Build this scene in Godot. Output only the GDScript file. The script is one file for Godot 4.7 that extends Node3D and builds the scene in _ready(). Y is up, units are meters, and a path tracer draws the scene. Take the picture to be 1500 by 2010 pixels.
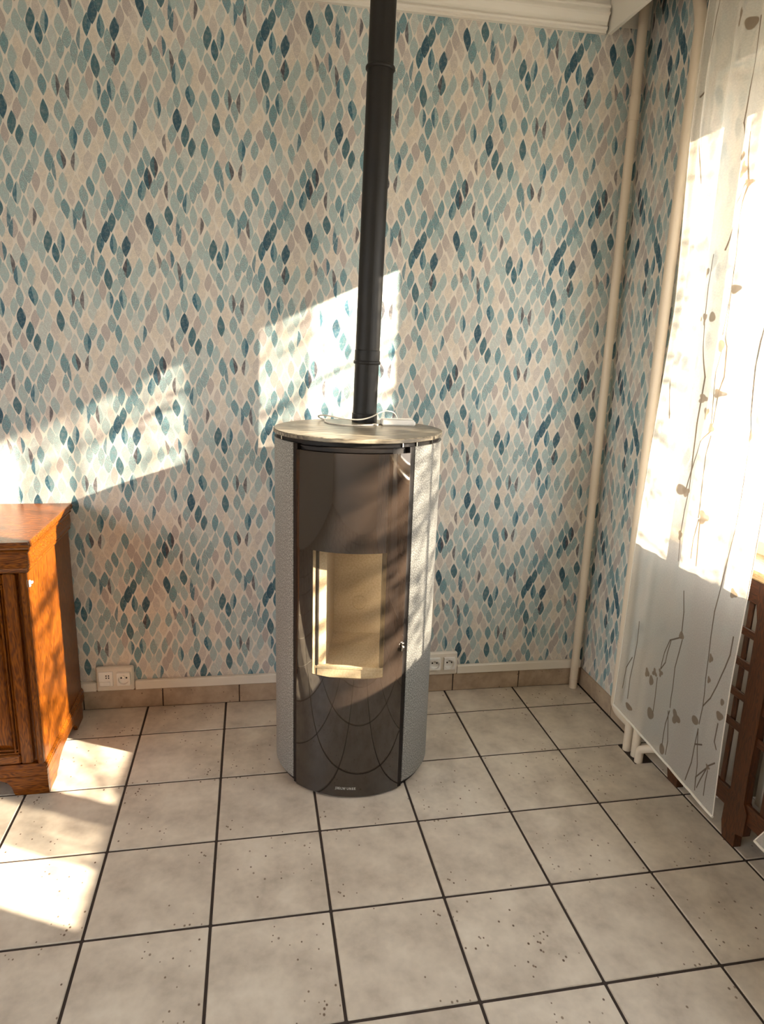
extends Node3D

# One floor tile is 0.30 m; the room is laid out in tiles (U) from the tile grid.
const U := 0.3
const SKEW := 0.0205          # the wall behind the stove is not quite parallel to the tile rows
const WALL_Z := -0.657        # front of its skirting at x = 0, in tiles
var taken := {}
var M := {}
var rng := RandomNumberGenerator.new()

# ---------------------------------------------------------------- naming
func numbered(called: String) -> String:
	if not taken.has(called):
		taken[called] = 0
		return called
	taken[called] += 1
	return "%s_%03d" % [called, taken[called]]

func tag(o: Node, label: String, category := "", group := "", kind := "") -> Node:
	o.set_meta("label", label)
	if category: o.set_meta("category", category)
	if group: o.set_meta("group", group)
	if kind: o.set_meta("kind", kind)
	return o

func thing(called: String, label: String, category: String, at := Vector3.ZERO, turn := 0.0, group := "") -> Node3D:
	var o := Node3D.new()
	o.name = numbered(called)
	add_child(o)
	o.position = at
	o.rotation.y = turn
	tag(o, label, category, group)
	return o

func obj(called: String, st: SurfaceTool, m: Material, parent: Node = self) -> MeshInstance3D:
	st.generate_normals()
	return put(called, st.commit(), m, parent)

func put(called: String, mesh: Mesh, m: Material, parent: Node = self) -> MeshInstance3D:
	var o := MeshInstance3D.new()
	o.mesh = mesh
	o.material_override = m
	o.name = numbered(called) if parent == self else called
	parent.add_child(o, true)
	return o

# ---------------------------------------------------------------- shapes
func mb() -> SurfaceTool:
	var st := SurfaceTool.new()
	st.begin(Mesh.PRIMITIVE_TRIANGLES)
	st.set_smooth_group(-1)
	return st

func tri(st: SurfaceTool, a: Vector3, b: Vector3, c: Vector3, out: Vector3) -> void:
	if (a - c).cross(a - b).dot(out) < 0.0:
		st.add_vertex(a); st.add_vertex(c); st.add_vertex(b)
	else:
		st.add_vertex(a); st.add_vertex(b); st.add_vertex(c)

func quad(st: SurfaceTool, a: Vector3, b: Vector3, c: Vector3, d: Vector3, out: Vector3) -> void:
	tri(st, a, b, c, out)
	tri(st, a, c, d, out)

# chamfered box from lo to hi (metres), optionally placed with xf
func cbox(st: SurfaceTool, lo: Vector3, hi: Vector3, ch := 0.002, xf := Transform3D()) -> void:
	st.set_smooth_group(-1)
	var c := (lo + hi) / 2.0
	var h := (hi - lo) / 2.0
	ch = minf(ch, minf(h.x, minf(h.y, h.z)) * 0.9)
	var P := func(sx: float, sy: float, sz: float, ax: int) -> Vector3:
		var v := Vector3(h.x - ch, h.y - ch, h.z - ch)
		v[ax] = h[ax]
		return xf * (c + Vector3(sx * v.x, sy * v.y, sz * v.z))
	for ax in 3:
		var u := (ax + 1) % 3
		var w := (ax + 2) % 3
		for s in [-1.0, 1.0]:
			var pts := []
			for k in [[-1.0, -1.0], [1.0, -1.0], [1.0, 1.0], [-1.0, 1.0]]:
				var g := Vector3.ZERO
				g[ax] = s; g[u] = k[0]; g[w] = k[1]
				pts.append(P.call(g.x, g.y, g.z, ax))
			var o := Vector3.ZERO
			o[ax] = s
			quad(st, pts[0], pts[1], pts[2], pts[3], xf.basis * o)
		for s in [-1.0, 1.0]:
			for t in [-1.0, 1.0]:
				var g0 := Vector3.ZERO
				g0[u] = s; g0[w] = t; g0[ax] = -1.0
				var g1 := g0
				g1[ax] = 1.0
				var o2 := Vector3.ZERO
				o2[u] = s; o2[w] = t
				quad(st, P.call(g0.x, g0.y, g0.z, u), P.call(g1.x, g1.y, g1.z, u), P.call(g1.x, g1.y, g1.z, w), P.call(g0.x, g0.y, g0.z, w), xf.basis * o2)
	for sx in [-1.0, 1.0]:
		for sy in [-1.0, 1.0]:
			for sz in [-1.0, 1.0]:
				tri(st, P.call(sx, sy, sz, 0), P.call(sx, sy, sz, 1), P.call(sx, sy, sz, 2), xf.basis * Vector3(sx, sy, sz))

# the same with all numbers in tiles
func tb(st: SurfaceTool, x0: float, x1: float, y0: float, y1: float, z0: float, z1: float, ch := 0.002, xf := Transform3D()) -> void:
	cbox(st, Vector3(x0, y0, z0) * U, Vector3(x1, y1, z1) * U, ch, xf)

# surface of revolution round the y axis; angle a is measured from +z towards +x, in degrees
func ring(r: float, y: float, deg: float) -> Vector3:
	var a := deg_to_rad(deg)
	return Vector3(sin(a) * r, y, cos(a) * r)

func lathe(st: SurfaceTool, prof: Array, segs: int, a0 := 0.0, a1 := 360.0, at := Vector3.ZERO, rounded := false) -> void:
	for i in prof.size() - 1:
		st.set_smooth_group(30 if rounded else i + 1)
		var p: Vector2 = prof[i]
		var q: Vector2 = prof[i + 1]
		for k in segs:
			var b0 := lerpf(a0, a1, float(k) / segs)
			var b1 := lerpf(a0, a1, float(k + 1) / segs)
			var radial := ring(1, 0, (b0 + b1) / 2.0)
			var out := radial * (q.y - p.y) - Vector3.UP * (q.x - p.x)
			var A := at + ring(p.x, p.y, b0)
			var B := at + ring(p.x, p.y, b1)
			var C := at + ring(q.x, q.y, b1)
			var D := at + ring(q.x, q.y, b0)
			if p.x < 1e-5:
				tri(st, A, C, D, out)
			elif q.x < 1e-5:
				tri(st, A, B, C, out)
			else:
				quad(st, A, B, C, D, out)

# curved slab: part of a cylinder wall between radii r0 < r1
func shell(st: SurfaceTool, r0: float, r1: float, y0: float, y1: float, a0: float, a1: float, segs: int) -> void:
	lathe(st, [Vector2(r0, y0), Vector2(r1, y0), Vector2(r1, y1), Vector2(r0, y1), Vector2(r0, y0)], segs, a0, a1)
	st.set_smooth_group(-1)
	for a in [a0, a1]:
		var out := ring(1, 0, a + (-90.0 if a == a0 else 90.0))
		quad(st, ring(r0, y0, a), ring(r1, y0, a), ring(r1, y1, a), ring(r0, y1, a), out)

func tube(st: SurfaceTool, pts: Array, r: float, segs := 12, r_end := -1.0) -> void:
	st.set_smooth_group(1)
	if r_end < 0.0: r_end = r
	var n := pts.size()
	var up := Vector3.UP
	var rings := []
	for i in n:
		var d: Vector3 = (pts[mini(i + 1, n - 1)] - pts[maxi(i - 1, 0)]).normalized()
		if i == 0 and absf(d.dot(up)) > 0.9: up = Vector3.RIGHT
		up = (up - d * up.dot(d)).normalized()
		var side := d.cross(up)
		var rr := lerpf(r, r_end, float(i) / maxf(1.0, n - 1))
		var ringp := []
		for k in segs:
			var a := TAU * k / segs
			ringp.append(pts[i] + (side * cos(a) + up * sin(a)) * rr)
		rings.append(ringp)
	for i in n - 1:
		for k in segs:
			var k2 := (k + 1) % segs
			var mid: Vector3 = (rings[i][k] + rings[i][k2]) / 2.0 - pts[i]
			quad(st, rings[i][k], rings[i][k2], rings[i + 1][k2], rings[i + 1][k], mid)
	st.set_smooth_group(-1)
	for k in segs:
		var k2 := (k + 1) % segs
		tri(st, pts[0], rings[0][k], rings[0][k2], pts[0] - pts[1])
		tri(st, pts[n - 1], rings[n - 1][k], rings[n - 1][k2], pts[n - 1] - pts[n - 2])

func smooth_path(ctrl: Array, steps := 8) -> Array:
	var out := []
	for i in ctrl.size() - 1:
		var p0: Vector3 = ctrl[maxi(i - 1, 0)]
		var p1: Vector3 = ctrl[i]
		var p2: Vector3 = ctrl[i + 1]
		var p3: Vector3 = ctrl[mini(i + 2, ctrl.size() - 1)]
		for k in steps:
			out.append(p1.cubic_interpolate(p2, p0, p3, float(k) / steps))
	out.append(ctrl[-1])
	return out

# straight prism: polygon (u, v) carried along `along`
func prism(st: SurfaceTool, poly: Array, origin: Vector3, ux: Vector3, vx: Vector3, along: Vector3) -> void:
	st.set_smooth_group(-1)
	var p2 := PackedVector2Array(poly)
	var mid := Vector2.ZERO
	for p in p2: mid += p / p2.size()
	var ccw := not Geometry2D.is_polygon_clockwise(p2)
	var at := func(p: Vector2) -> Vector3: return origin + ux * p.x + vx * p.y
	for i in p2.size():
		var a := p2[i]
		var b := p2[(i + 1) % p2.size()]
		var n := Vector2(b.y - a.y, a.x - b.x) * (1.0 if ccw else -1.0)
		var A: Vector3 = at.call(a)
		var B: Vector3 = at.call(b)
		quad(st, A, B, B + along, A + along, ux * n.x + vx * n.y)
	var idx := Geometry2D.triangulate_polygon(p2)
	for i in range(0, idx.size(), 3):
		var A: Vector3 = at.call(p2[idx[i]])
		var B: Vector3 = at.call(p2[idx[i + 1]])
		var C: Vector3 = at.call(p2[idx[i + 2]])
		tri(st, A, B, C, -along)
		tri(st, A + along, B + along, C + along, along)

# stack of rectangles that step out on the right and at the front: mitred mouldings. prof = (outset, y), tiles
func rect_loft(st: SurfaceTool, x0: float, x1: float, z0: float, z1: float, prof: Array) -> void:
	st.set_smooth_group(-1)
	var corner := func(k: int, p: Vector2) -> Vector3:
		var o := p.x
		return [Vector3(x0 - o, p.y, z0), Vector3(x0 - o, p.y, z1 + o), Vector3(x1 + o, p.y, z1 + o), Vector3(x1 + o, p.y, z0)][k] * U
	var outs := [Vector3.LEFT, Vector3.BACK, Vector3.RIGHT, Vector3.FORWARD]
	for i in prof.size() - 1:
		var p: Vector2 = prof[i]
		var q: Vector2 = prof[i + 1]
		for k in 4:
			var k2 := (k + 1) % 4
			var o: Vector3 = outs[k] * maxf(absf(q.y - p.y), 1e-4) + Vector3.UP * (p.x - q.x)
			quad(st, corner.call(k, p), corner.call(k2, p), corner.call(k2, q), corner.call(k, q), o)
	var f: Vector2 = prof[0]
	var l: Vector2 = prof[-1]
	quad(st, corner.call(0, f), corner.call(1, f), corner.call(2, f), corner.call(3, f), Vector3.DOWN)
	quad(st, corner.call(0, l), corner.call(1, l), corner.call(2, l), corner.call(3, l), Vector3.UP)

# ---------------------------------------------------------------- textures and materials
func rgb(r: float, g: float, b: float) -> Color:
	return Color(r / 255.0, g / 255.0, b / 255.0)

func noise_img(w: int, h: int, freq: float, sd: int, octaves := 4) -> Image:
	var n := FastNoiseLite.new()
	n.seed = sd
	n.noise_type = FastNoiseLite.TYPE_SIMPLEX_SMOOTH
	n.frequency = freq
	n.fractal_octaves = octaves
	return n.get_seamless_image(w, h)

func mat(c: Color, rough := 0.6, metal := 0.0) -> StandardMaterial3D:
	var m := StandardMaterial3D.new()
	m.albedo_color = c
	m.roughness = rough
	m.metallic = metal
	m.cull_mode = BaseMaterial3D.CULL_DISABLED
	return m

func tex_mat(t: Texture2D, scale: Vector3, rough := 0.6, world := false, offset := Vector3.ZERO) -> StandardMaterial3D:
	var m := mat(Color.WHITE, rough)
	m.albedo_texture = t
	m.uv1_triplanar = true
	m.uv1_world_triplanar = world
	m.uv1_triplanar_sharpness = 8.0
	m.uv1_scale = scale
	m.uv1_offset = offset
	return m

func relief(m: StandardMaterial3D, t: Texture2D, cm: float) -> void:
	m.heightmap_enabled = true
	m.heightmap_texture = t
	m.heightmap_scale = cm

func ramp(v: float, stops: Array) -> Color:
	for i in range(1, stops.size()):
		if v <= stops[i][0]:
			var f: float = (v - stops[i - 1][0]) / (stops[i][0] - stops[i - 1][0])
			return (stops[i - 1][1] as Color).lerp(stops[i][1], clampf(f, 0.0, 1.0))
	return stops[-1][1]

func over(im: Image, x: int, y: int, c: Color, a: float) -> void:
	x = posmod(x, im.get_width())
	y = posmod(y, im.get_height())
	im.set_pixel(x, y, im.get_pixel(x, y).lerp(c, a))

# the wallpaper print: one repeat, 0.53 m x 0.64 m, of pointed watercolour drops in staggered columns
func wallpaper() -> ImageTexture:
	var W := 848
	var H := 1024
	var im := Image.create(W, H, false, Image.FORMAT_RGB8)
	var cream := rgb(226, 218, 206)
	im.fill(cream)
	var wash := noise_img(W, H, 0.012, 5, 4)
	var fine := noise_img(W, H, 0.16, 6, 3)
	for y in H:
		for x in W:
			var v := wash.get_pixel(x, y).r - 0.5
			im.set_pixel(x, y, Color(cream.r + v * 0.05, cream.g + v * 0.045, cream.b + v * 0.03))
	var palette := [
		[rgb(212, 200, 184), 0.70, 0.10], [rgb(198, 188, 179), 0.85, 0.12], [rgb(187, 195, 190), 0.85, 0.15],
		[rgb(162, 181, 180), 0.9, 0.19], [rgb(138, 162, 165), 0.92, 0.13], [rgb(106, 140, 148), 0.95, 0.11],
		[rgb(68, 102, 112), 0.97, 0.085], [rgb(46, 80, 96), 0.97, 0.045], [rgb(174, 163, 158), 0.85, 0.07], [rgb(74, 70, 74), 0.97, 0.07]]
	var cols := 26
	var rows := 9
	rng.seed = 77
	var light := rgb(238, 226, 208)
	for c in cols:
		for r in rows:
			var pick := rng.randf()
			var pi := 0
			while pi < palette.size() - 1 and pick > palette[pi][2]:
				pick -= palette[pi][2]
				pi += 1
			var col: Color = palette[pi][0]
			var body: float = palette[pi][1]
			var cx := (c + 0.5 + rng.randf_range(-0.09, 0.09)) * W / cols
			var cy := (r + (0.5 if c % 2 else 0.0) + rng.randf_range(-0.08, 0.08)) * H / rows
			var hh := H / float(rows) * rng.randf_range(0.44, 0.53)
			var hw := W / float(cols) * rng.randf_range(0.60, 0.76)
			if pi == 9:
				hh *= 0.84
				hw *= 0.8
			var lean := rng.randf_range(-0.11, 0.11) * hw * 2.0
			var fat := rng.randf_range(-0.14, 0.14)
			var grain := 0.55 if pi >= 4 and pi <= 7 else 0.28
			var crescent := rng.randf() < 0.13
			var cres_side := -1.0 if rng.randf() < 0.5 else 1.0
			var cres_col := rgb(72, 68, 74) if rng.randf() < 0.55 else rgb(46, 92, 112)
			for yy in range(int(cy - hh) - 2, int(cy + hh) + 3):
				var t := (yy - cy) / hh
				if absf(t) >= 1.0: continue
				var tt := t + fat * (1.0 - t * t)
				var half := hw * pow(cos(tt * PI / 2.0), 0.92)
				var mid := cx + lean * sin(t * 2.2)
				for xx in range(int(mid - half) - 4, int(mid + half) + 5):
					var d := absf(xx - mid) - half
					if d > 3.0: continue
					var g := fine.get_pixel(posmod(xx, W), posmod(yy, H)).r - 0.5
					var wv := wash.get_pixel(posmod(xx * 3, W), posmod(yy * 3, H)).r - 0.5
					if d > 0.0:
						over(im, xx, yy, light, 0.5 * (1.0 - d / 3.0))
						continue
					var a := body * clampf(-d / 2.0, 0.0, 1.0) * clampf(0.92 + wv * 0.6, 0.35, 1.0)
					var cc := col
					cc = Color(cc.r * (1.0 + (g + wv * 0.6) * grain), cc.g * (1.0 + (g + wv * 0.6) * grain), cc.b * (1.0 + (g + wv * 0.5) * grain))
					if crescent and (xx - mid) * cres_side > half * (0.05 + 0.45 * t * t) and absf(t) < 0.85:
						cc = cres_col.lerp(cc, 0.12)
					over(im, xx, yy, cc, a)
	return ImageTexture.create_from_image(im)

func tile_print() -> ImageTexture:
	var N := 1024
	var a := noise_img(N, N, 0.006, 21, 5)
	var b := noise_img(N, N, 0.03, 22, 4)
	var im := Image.create(N, N, false, Image.FORMAT_RGB8)
	var stops := [[0.0, rgb(164, 150, 134)], [0.4, rgb(192, 178, 160)], [0.62, rgb(204, 190, 171)], [1.0, rgb(218, 206, 188)]]
	for y in N:
		for x in N:
			var v := a.get_pixel(x, y).r * 0.72 + b.get_pixel(x, y).r * 0.28
			im.set_pixel(x, y, ramp(v, stops))
	rng.seed = 9
	for k in 80:
		var cx := rng.randf() * N
		var cy := rng.randf() * N
		for j in rng.randi_range(1, 7):
			var px := int(cx + rng.randfn(0, 38))
			var py := int(cy + rng.randfn(0, 38))
			var r := rng.randf_range(1.4, 3.2)
			var al := rng.randf_range(0.5, 0.95)
			for dy in range(-4, 5):
				for dx in range(-4, 5):
					var e := sqrt(dx * dx * 1.6 + dy * dy)
					if e < r + 0.8: over(im, px + dx, py + dy, rgb(82, 62, 46), al * clampf(r + 0.8 - e, 0.0, 1.0))
	return ImageTexture.create_from_image(im)

func wood_print(dark: Color, mid: Color, light: Color, sd: int) -> ImageTexture:
	var N := 512
	var a := noise_img(N, N, 0.012, sd, 3)
	var b := noise_img(N, N, 0.05, sd + 1, 3)
	var im := Image.create(N, N, false, Image.FORMAT_RGB8)
	for y in N:
		for x in N:
			var v := a.get_pixel(x, y).r
			var rings := 0.5 + 0.5 * sin(v * 34.0)
			var w := 0.5 * rings + 0.5 * b.get_pixel(x, y).r
			im.set_pixel(x, y, ramp(w, [[0.0, dark], [0.5, mid], [1.0, light]]))
	return ImageTexture.create_from_image(im)

func two_tone(freq: float, sd: int, stops: Array, N := 512, octaves := 5) -> ImageTexture:
	var a := noise_img(N, N, freq, sd, octaves)
	var im := Image.create(N, N, false, Image.FORMAT_RGB8)
	for y in N:
		for x in N:
			im.set_pixel(x, y, ramp(a.get_pixel(x, y).r, stops))
	return ImageTexture.create_from_image(im)

# embroidered vines of the sheer curtain: strokes and leaves as (z, y) in metres on the cloth
const VINES := [[0.633, 1.671, 0.628, 1.587], [0.629, 1.581, 0.619, 1.526, 0.611, 1.468], [0.629, 1.574, 0.629, 1.522, 0.629, 1.455, 0.638, 1.435, 0.64, 1.353, 0.628, 1.308, 0.623, 1.225, 0.617, 1.21], [0.616, 1.421, 0.602, 1.365, 0.605, 1.323, 0.616, 1.217], [0.619, 1.203, 0.568, 1.163, 0.555, 1.113, 0.546, 1.065, 0.539, 1.017], [0.622, 1.189, 0.611, 1.137, 0.614, 1.063, 0.619, 0.989, 0.62, 0.951], [0.622, 0.944, 0.613, 0.879, 0.615, 0.825], [0.627, 0.945, 0.631, 0.884, 0.638, 0.809], [0.531, 1.682, 0.522, 1.602, 0.524, 1.512, 0.533, 1.434, 0.55, 1.349, 0.544, 1.216, 0.546, 1.111, 0.551, 1.02, 0.546, 0.956, 0.545, 0.876, 0.558, 0.798], [0.761, 1.498, 0.754, 1.448, 0.75, 1.384, 0.752, 1.326, 0.756, 1.261, 0.769, 1.209, 0.77, 1.148, 0.773, 1.046, 0.77, 0.953, 0.759, 0.863, 0.753, 0.787, 0.745, 0.708], [0.406, 1.668, 0.402, 1.596, 0.4, 1.523, 0.394, 1.433, 0.396, 1.341, 0.416, 1.217], [0.607, 0.718, 0.62, 0.657, 0.624, 0.584], [0.626, 0.577, 0.575, 0.544, 0.553, 0.492, 0.545, 0.453, 0.542, 0.43], [0.58, 0.543, 0.569, 0.496, 0.565, 0.463, 0.544, 0.432], [0.63, 0.569, 0.624, 0.526, 0.615, 0.471, 0.617, 0.402, 0.615, 0.366, 0.616, 0.335], [0.616, 0.323, 0.603, 0.27, 0.6, 0.232, 0.599, 0.186], [0.609, 0.318, 0.617, 0.27, 0.625, 0.221, 0.622, 0.173], [0.53, 0.392, 0.531, 0.32, 0.529, 0.263], [0.745, 0.708, 0.748, 0.632, 0.753, 0.571, 0.756, 0.508, 0.761, 0.463, 0.763, 0.423, 0.758, 0.363], [0.834, 0.67, 0.834, 0.617, 0.825, 0.575, 0.807, 0.511, 0.789, 0.462, 0.763, 0.423], [0.757, 0.345, 0.752, 0.283, 0.749, 0.23, 0.732, 0.158], [0.757, 0.345, 0.766, 0.284, 0.776, 0.24, 0.78, 0.157], [0.752, 0.292, 0.784, 0.31], [0.834, 0.408, 0.832, 0.351, 0.843, 0.333], [0.821, 0.261, 0.776, 0.197, 0.78, 0.157], [0.816, 0.25, 0.798, 0.204, 0.787, 0.17], [0.823, 0.251, 0.82, 0.211, 0.821, 0.169], [0.82, 0.264, 0.846, 0.291], [0.393, 0.529, 0.394, 0.455, 0.385, 0.375, 0.376, 0.312, 0.376, 0.234], [0.375, 0.389, 0.346, 0.337, 0.337, 0.253], [0.412, 2.349, 0.404, 2.315, 0.402, 2.28, 0.393, 2.22, 0.386, 2.172, 0.354, 2.13], [0.561, 2.253, 0.567, 2.148, 0.563, 2.09, 0.561, 2.031, 0.56, 2.007, 0.588, 1.927], [0.625, 1.966, 0.631, 1.905, 0.64, 1.849, 0.591, 1.803, 0.575, 1.748, 0.561, 1.692], [0.642, 1.843, 0.632, 1.802, 0.626, 1.76, 0.633, 1.671], [0.392, 2.028, 0.412, 1.956, 0.433, 1.885]]
const LEAVES := [[0.641, 1.584, 0.016, 0.013], [0.612, 1.437, 0.0189, 0.0182], [0.628, 1.308, 0.0231, 0.0126], [0.617, 1.21, 0.0132, 0.014], [0.638, 0.955, 0.0198, 0.0196], [0.503, 1.638, 0.0138, 0.0196], [0.5, 1.515, 0.0096, 0.0154], [0.524, 1.512, 0.0092, 0.0165], [0.551, 1.515, 0.0088, 0.0154], [0.554, 1.288, 0.0161, 0.0126], [0.579, 1.249, 0.0176, 0.0182], [0.769, 1.209, 0.0095, 0.0182], [0.624, 0.581, 0.012, 0.0135], [0.649, 0.319, 0.0216, 0.0224], [0.601, 0.178, 0.015, 0.0208], [0.473, 0.381, 0.0135, 0.017], [0.5, 0.367, 0.0135, 0.0192], [0.513, 0.402, 0.013, 0.0136], [0.545, 0.417, 0.0125, 0.0128], [0.516, 0.256, 0.0208, 0.0221], [0.764, 0.573, 0.01, 0.014], [0.771, 0.51, 0.008, 0.0112], [0.739, 0.363, 0.0168, 0.015], [0.835, 0.433, 0.0152, 0.014], [0.836, 0.476, 0.0076, 0.0112], [0.821, 0.261, 0.0095, 0.0084], [0.389, 0.208, 0.0232, 0.0126], [0.509, 2.274, 0.0126, 0.0208], [0.545, 2.242, 0.0126, 0.0168], [0.584, 1.922, 0.02, 0.013], [0.608, 1.884, 0.022, 0.0195], [0.641, 1.845, 0.01, 0.0096], [0.541, 1.01, 0.0144, 0.015], [0.52, 1.013, 0.024, 0.018], [0.808, 0.785, 0.0152, 0.014], [0.545, 0.876, 0.01, 0.015]]
const CZ0 := 0.26
const CZ1 := 0.90
const CY1 := 2.62

func curtain_print() -> ImageTexture:
	var W := 640
	var H := 2048
	var im := Image.create(W, H, false, Image.FORMAT_RGBA8)
	var weave := noise_img(W, 512, 0.2, 31, 2)
	for y in H:
		for x in W:
			var v := weave.get_pixel(x, y % 512).r - 0.5
			im.set_pixel(x, y, Color(0.88, 0.855, 0.81, 0.66 + v * 0.12))
	var ink := Color(0.43, 0.375, 0.32, 0.97)
	var to_px := func(z: float, y: float) -> Vector2: return Vector2((z - CZ0) / (CZ1 - CZ0) * W, (CY1 - y) / CY1 * H)
	for line in VINES:
		for i in range(0, line.size() - 2, 2):
			var a: Vector2 = to_px.call(line[i], line[i + 1])
			var b: Vector2 = to_px.call(line[i + 2], line[i + 3])
			for yy in range(int(minf(a.y, b.y)) - 3, int(maxf(a.y, b.y)) + 4):
				for xx in range(int(minf(a.x, b.x)) - 4, int(maxf(a.x, b.x)) + 5):
					var d := Geometry2D.get_closest_point_to_segment(Vector2(xx, yy), a, b).distance_to(Vector2(xx, yy))
					if d < 2.4: over(im, xx, yy, ink, clampf(2.4 - d, 0.0, 1.0))
	rng.seed = 4
	for l in LEAVES:
		var c: Vector2 = to_px.call(l[0], l[1])
		var rx: float = l[2] / (CZ1 - CZ0) * W
		var ry: float = l[3] / CY1 * H
		var turn := rng.randf_range(-0.5, 0.5)
		var lobe := rng.randf_range(0.0, 0.35)
		for yy in range(int(c.y - ry * 1.4), int(c.y + ry * 1.4) + 1):
			for xx in range(int(c.x - rx * 1.4), int(c.x + rx * 1.4) + 1):
				var p := Vector2((xx - c.x) / rx, (yy - c.y) / ry).rotated(turn)
				var rad := 0.95 + lobe * cos(p.angle() * 3.0)
				if p.length() < rad: over(im, xx, yy, Color(0.52, 0.455, 0.385, 0.97), clampf((rad - p.length()) * 8.0, 0.0, 0.9))
	return ImageTexture.create_from_image(im)

func materials() -> void:
	var paper := wallpaper()
	M.paper = tex_mat(paper, Vector3(1 / 0.53, 1 / 0.64, 1 / 0.53), 0.8, true)
	M.white_paint = mat(rgb(232, 226, 214), 0.55)
	M.plaster = mat(rgb(226, 218, 204), 0.85)
	M.grout = mat(rgb(54, 42, 34), 0.9)
	var tp := tile_print()
	M.tiles = []
	for k in 6:
		var m := tex_mat(tp, Vector3(0.95, 0.95, 0.95), 0.42, false, Vector3(0.37 * k, 0.11 * k, 0.61 * k))
		m.metallic_specular = 0.42
		M.tiles.append(m)
	M.skirting = tex_mat(tp, Vector3(1.3, 1.3, 1.3), 0.4, true)
	M.skirting.albedo_color = rgb(225, 212, 200)
	var wood := wood_print(rgb(62, 28, 6), rgb(108, 56, 11), rgb(140, 79, 16), 41)
	M.wood_v = tex_mat(wood, Vector3(5.0, 0.7, 5.0), 0.28, true)
	M.wood_x = tex_mat(wood, Vector3(0.7, 5.0, 5.0), 0.26, true)
	M.wood_z = tex_mat(wood, Vector3(5.0, 5.0, 0.7), 0.28, true)
	for k in [M.wood_v, M.wood_x, M.wood_z]: k.metallic_specular = 0.38
	var oak := wood_print(rgb(44, 21, 9), rgb(76, 40, 17), rgb(100, 55, 24), 51)
	M.oak_v = tex_mat(oak, Vector3(6.0, 0.8, 6.0), 0.35, true)
	M.oak_z = tex_mat(oak, Vector3(6.0, 6.0, 0.8), 0.35, true)
	var pine := wood_print(rgb(176, 140, 96), rgb(204, 172, 126), rgb(222, 194, 150), 61)
	M.shelf = tex_mat(pine, Vector3(6.0, 6.0, 0.9), 0.4, true)
	var stone := two_tone(0.12, 71, [[0.0, rgb(74, 73, 70)], [0.36, rgb(112, 110, 105)], [0.55, rgb(134, 132, 126)], [0.72, rgb(166, 163, 156)], [1.0, rgb(214, 211, 204)]], 512, 5)
	M.stone = tex_mat(stone, Vector3(4.5, 2.6, 4.5), 0.5, true)
	var slab := two_tone(0.02, 72, [[0.0, rgb(52, 46, 40)], [0.4, rgb(92, 84, 72)], [0.55, rgb(120, 110, 95)], [0.75, rgb(140, 130, 112)], [1.0, rgb(178, 168, 148)]], 512, 5)
	M.slab = tex_mat(slab, Vector3(1.1, 6.0, 9.0), 0.34, true)
	M.steel = mat(rgb(25, 19, 16), 0.55, 0.0)
	M.steel.metallic_specular = 0.4
	M.flue = mat(rgb(19, 16, 14), 0.55, 0.0)
	M.flue.metallic_specular = 0.5
	M.door_glass = mat(rgb(46, 37, 31), 0.03)
	M.door_glass.metallic_specular = 0.75
	M.pane = mat(rgb(150, 128, 98), 0.06)
	M.pane.albedo_color.a = 0.12
	M.pane.transparency = BaseMaterial3D.TRANSPARENCY_ALPHA
	M.window_glass = mat(Color(1, 1, 1, 0.03), 0.02)
	M.window_glass.transparency = BaseMaterial3D.TRANSPARENCY_ALPHA
	var verm := two_tone(0.09, 75, [[0.0, rgb(202, 176, 134)], [0.5, rgb(216, 192, 152)], [1.0, rgb(226, 205, 168)]], 256, 4)
	M.vermiculite = tex_mat(verm, Vector3(5, 5, 5), 0.9, true)
	M.cast_iron = mat(rgb(84, 76, 68), 0.6)
	M.chrome = mat(rgb(215, 210, 200), 0.12, 1.0)
	M.letter = mat(rgb(196, 194, 190), 0.4, 0.4)
	M.plastic = mat(rgb(226, 216, 200), 0.45)
	M.white_plastic = mat(rgb(240, 236, 228), 0.4)
	M.hole = mat(rgb(24, 20, 18), 0.8)
	M.pipe = mat(rgb(222, 205, 182), 0.42)
	M.cable = mat(rgb(222, 212, 198), 0.5)
	M.radiator = mat(rgb(196, 186, 170), 0.5)
	M.curtain = mat(Color.WHITE, 0.9)
	M.curtain.albedo_texture = curtain_print()
	M.curtain.texture_repeat = true
	M.curtain.transparency = BaseMaterial3D.TRANSPARENCY_ALPHA
	M.curtain.backlight_enabled = true
	M.curtain.backlight = Color(0.92, 0.90, 0.87)
	M.hem = mat(rgb(238, 230, 216), 0.9)
	M.hem.backlight_enabled = true
	M.hem.backlight = Color(0.6, 0.58, 0.54)
	M.bark = mat(rgb(86, 70, 56), 0.9)
	M.leaf = mat(rgb(92, 96, 56), 0.7)
	M.gravel = tex_mat(two_tone(0.05, 81, [[0.0, rgb(112, 108, 102)], [1.0, rgb(156, 152, 144)]], 256, 4), Vector3(0.6, 0.6, 0.6), 0.95, true)

# ---------------------------------------------------------------- the setting
func wall_xf() -> Transform3D:     # local x along the back wall, z = 0 at the front of its skirting
	return Transform3D(Basis(Vector3.UP, -SKEW), Vector3(0, 0, WALL_Z * U))

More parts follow.
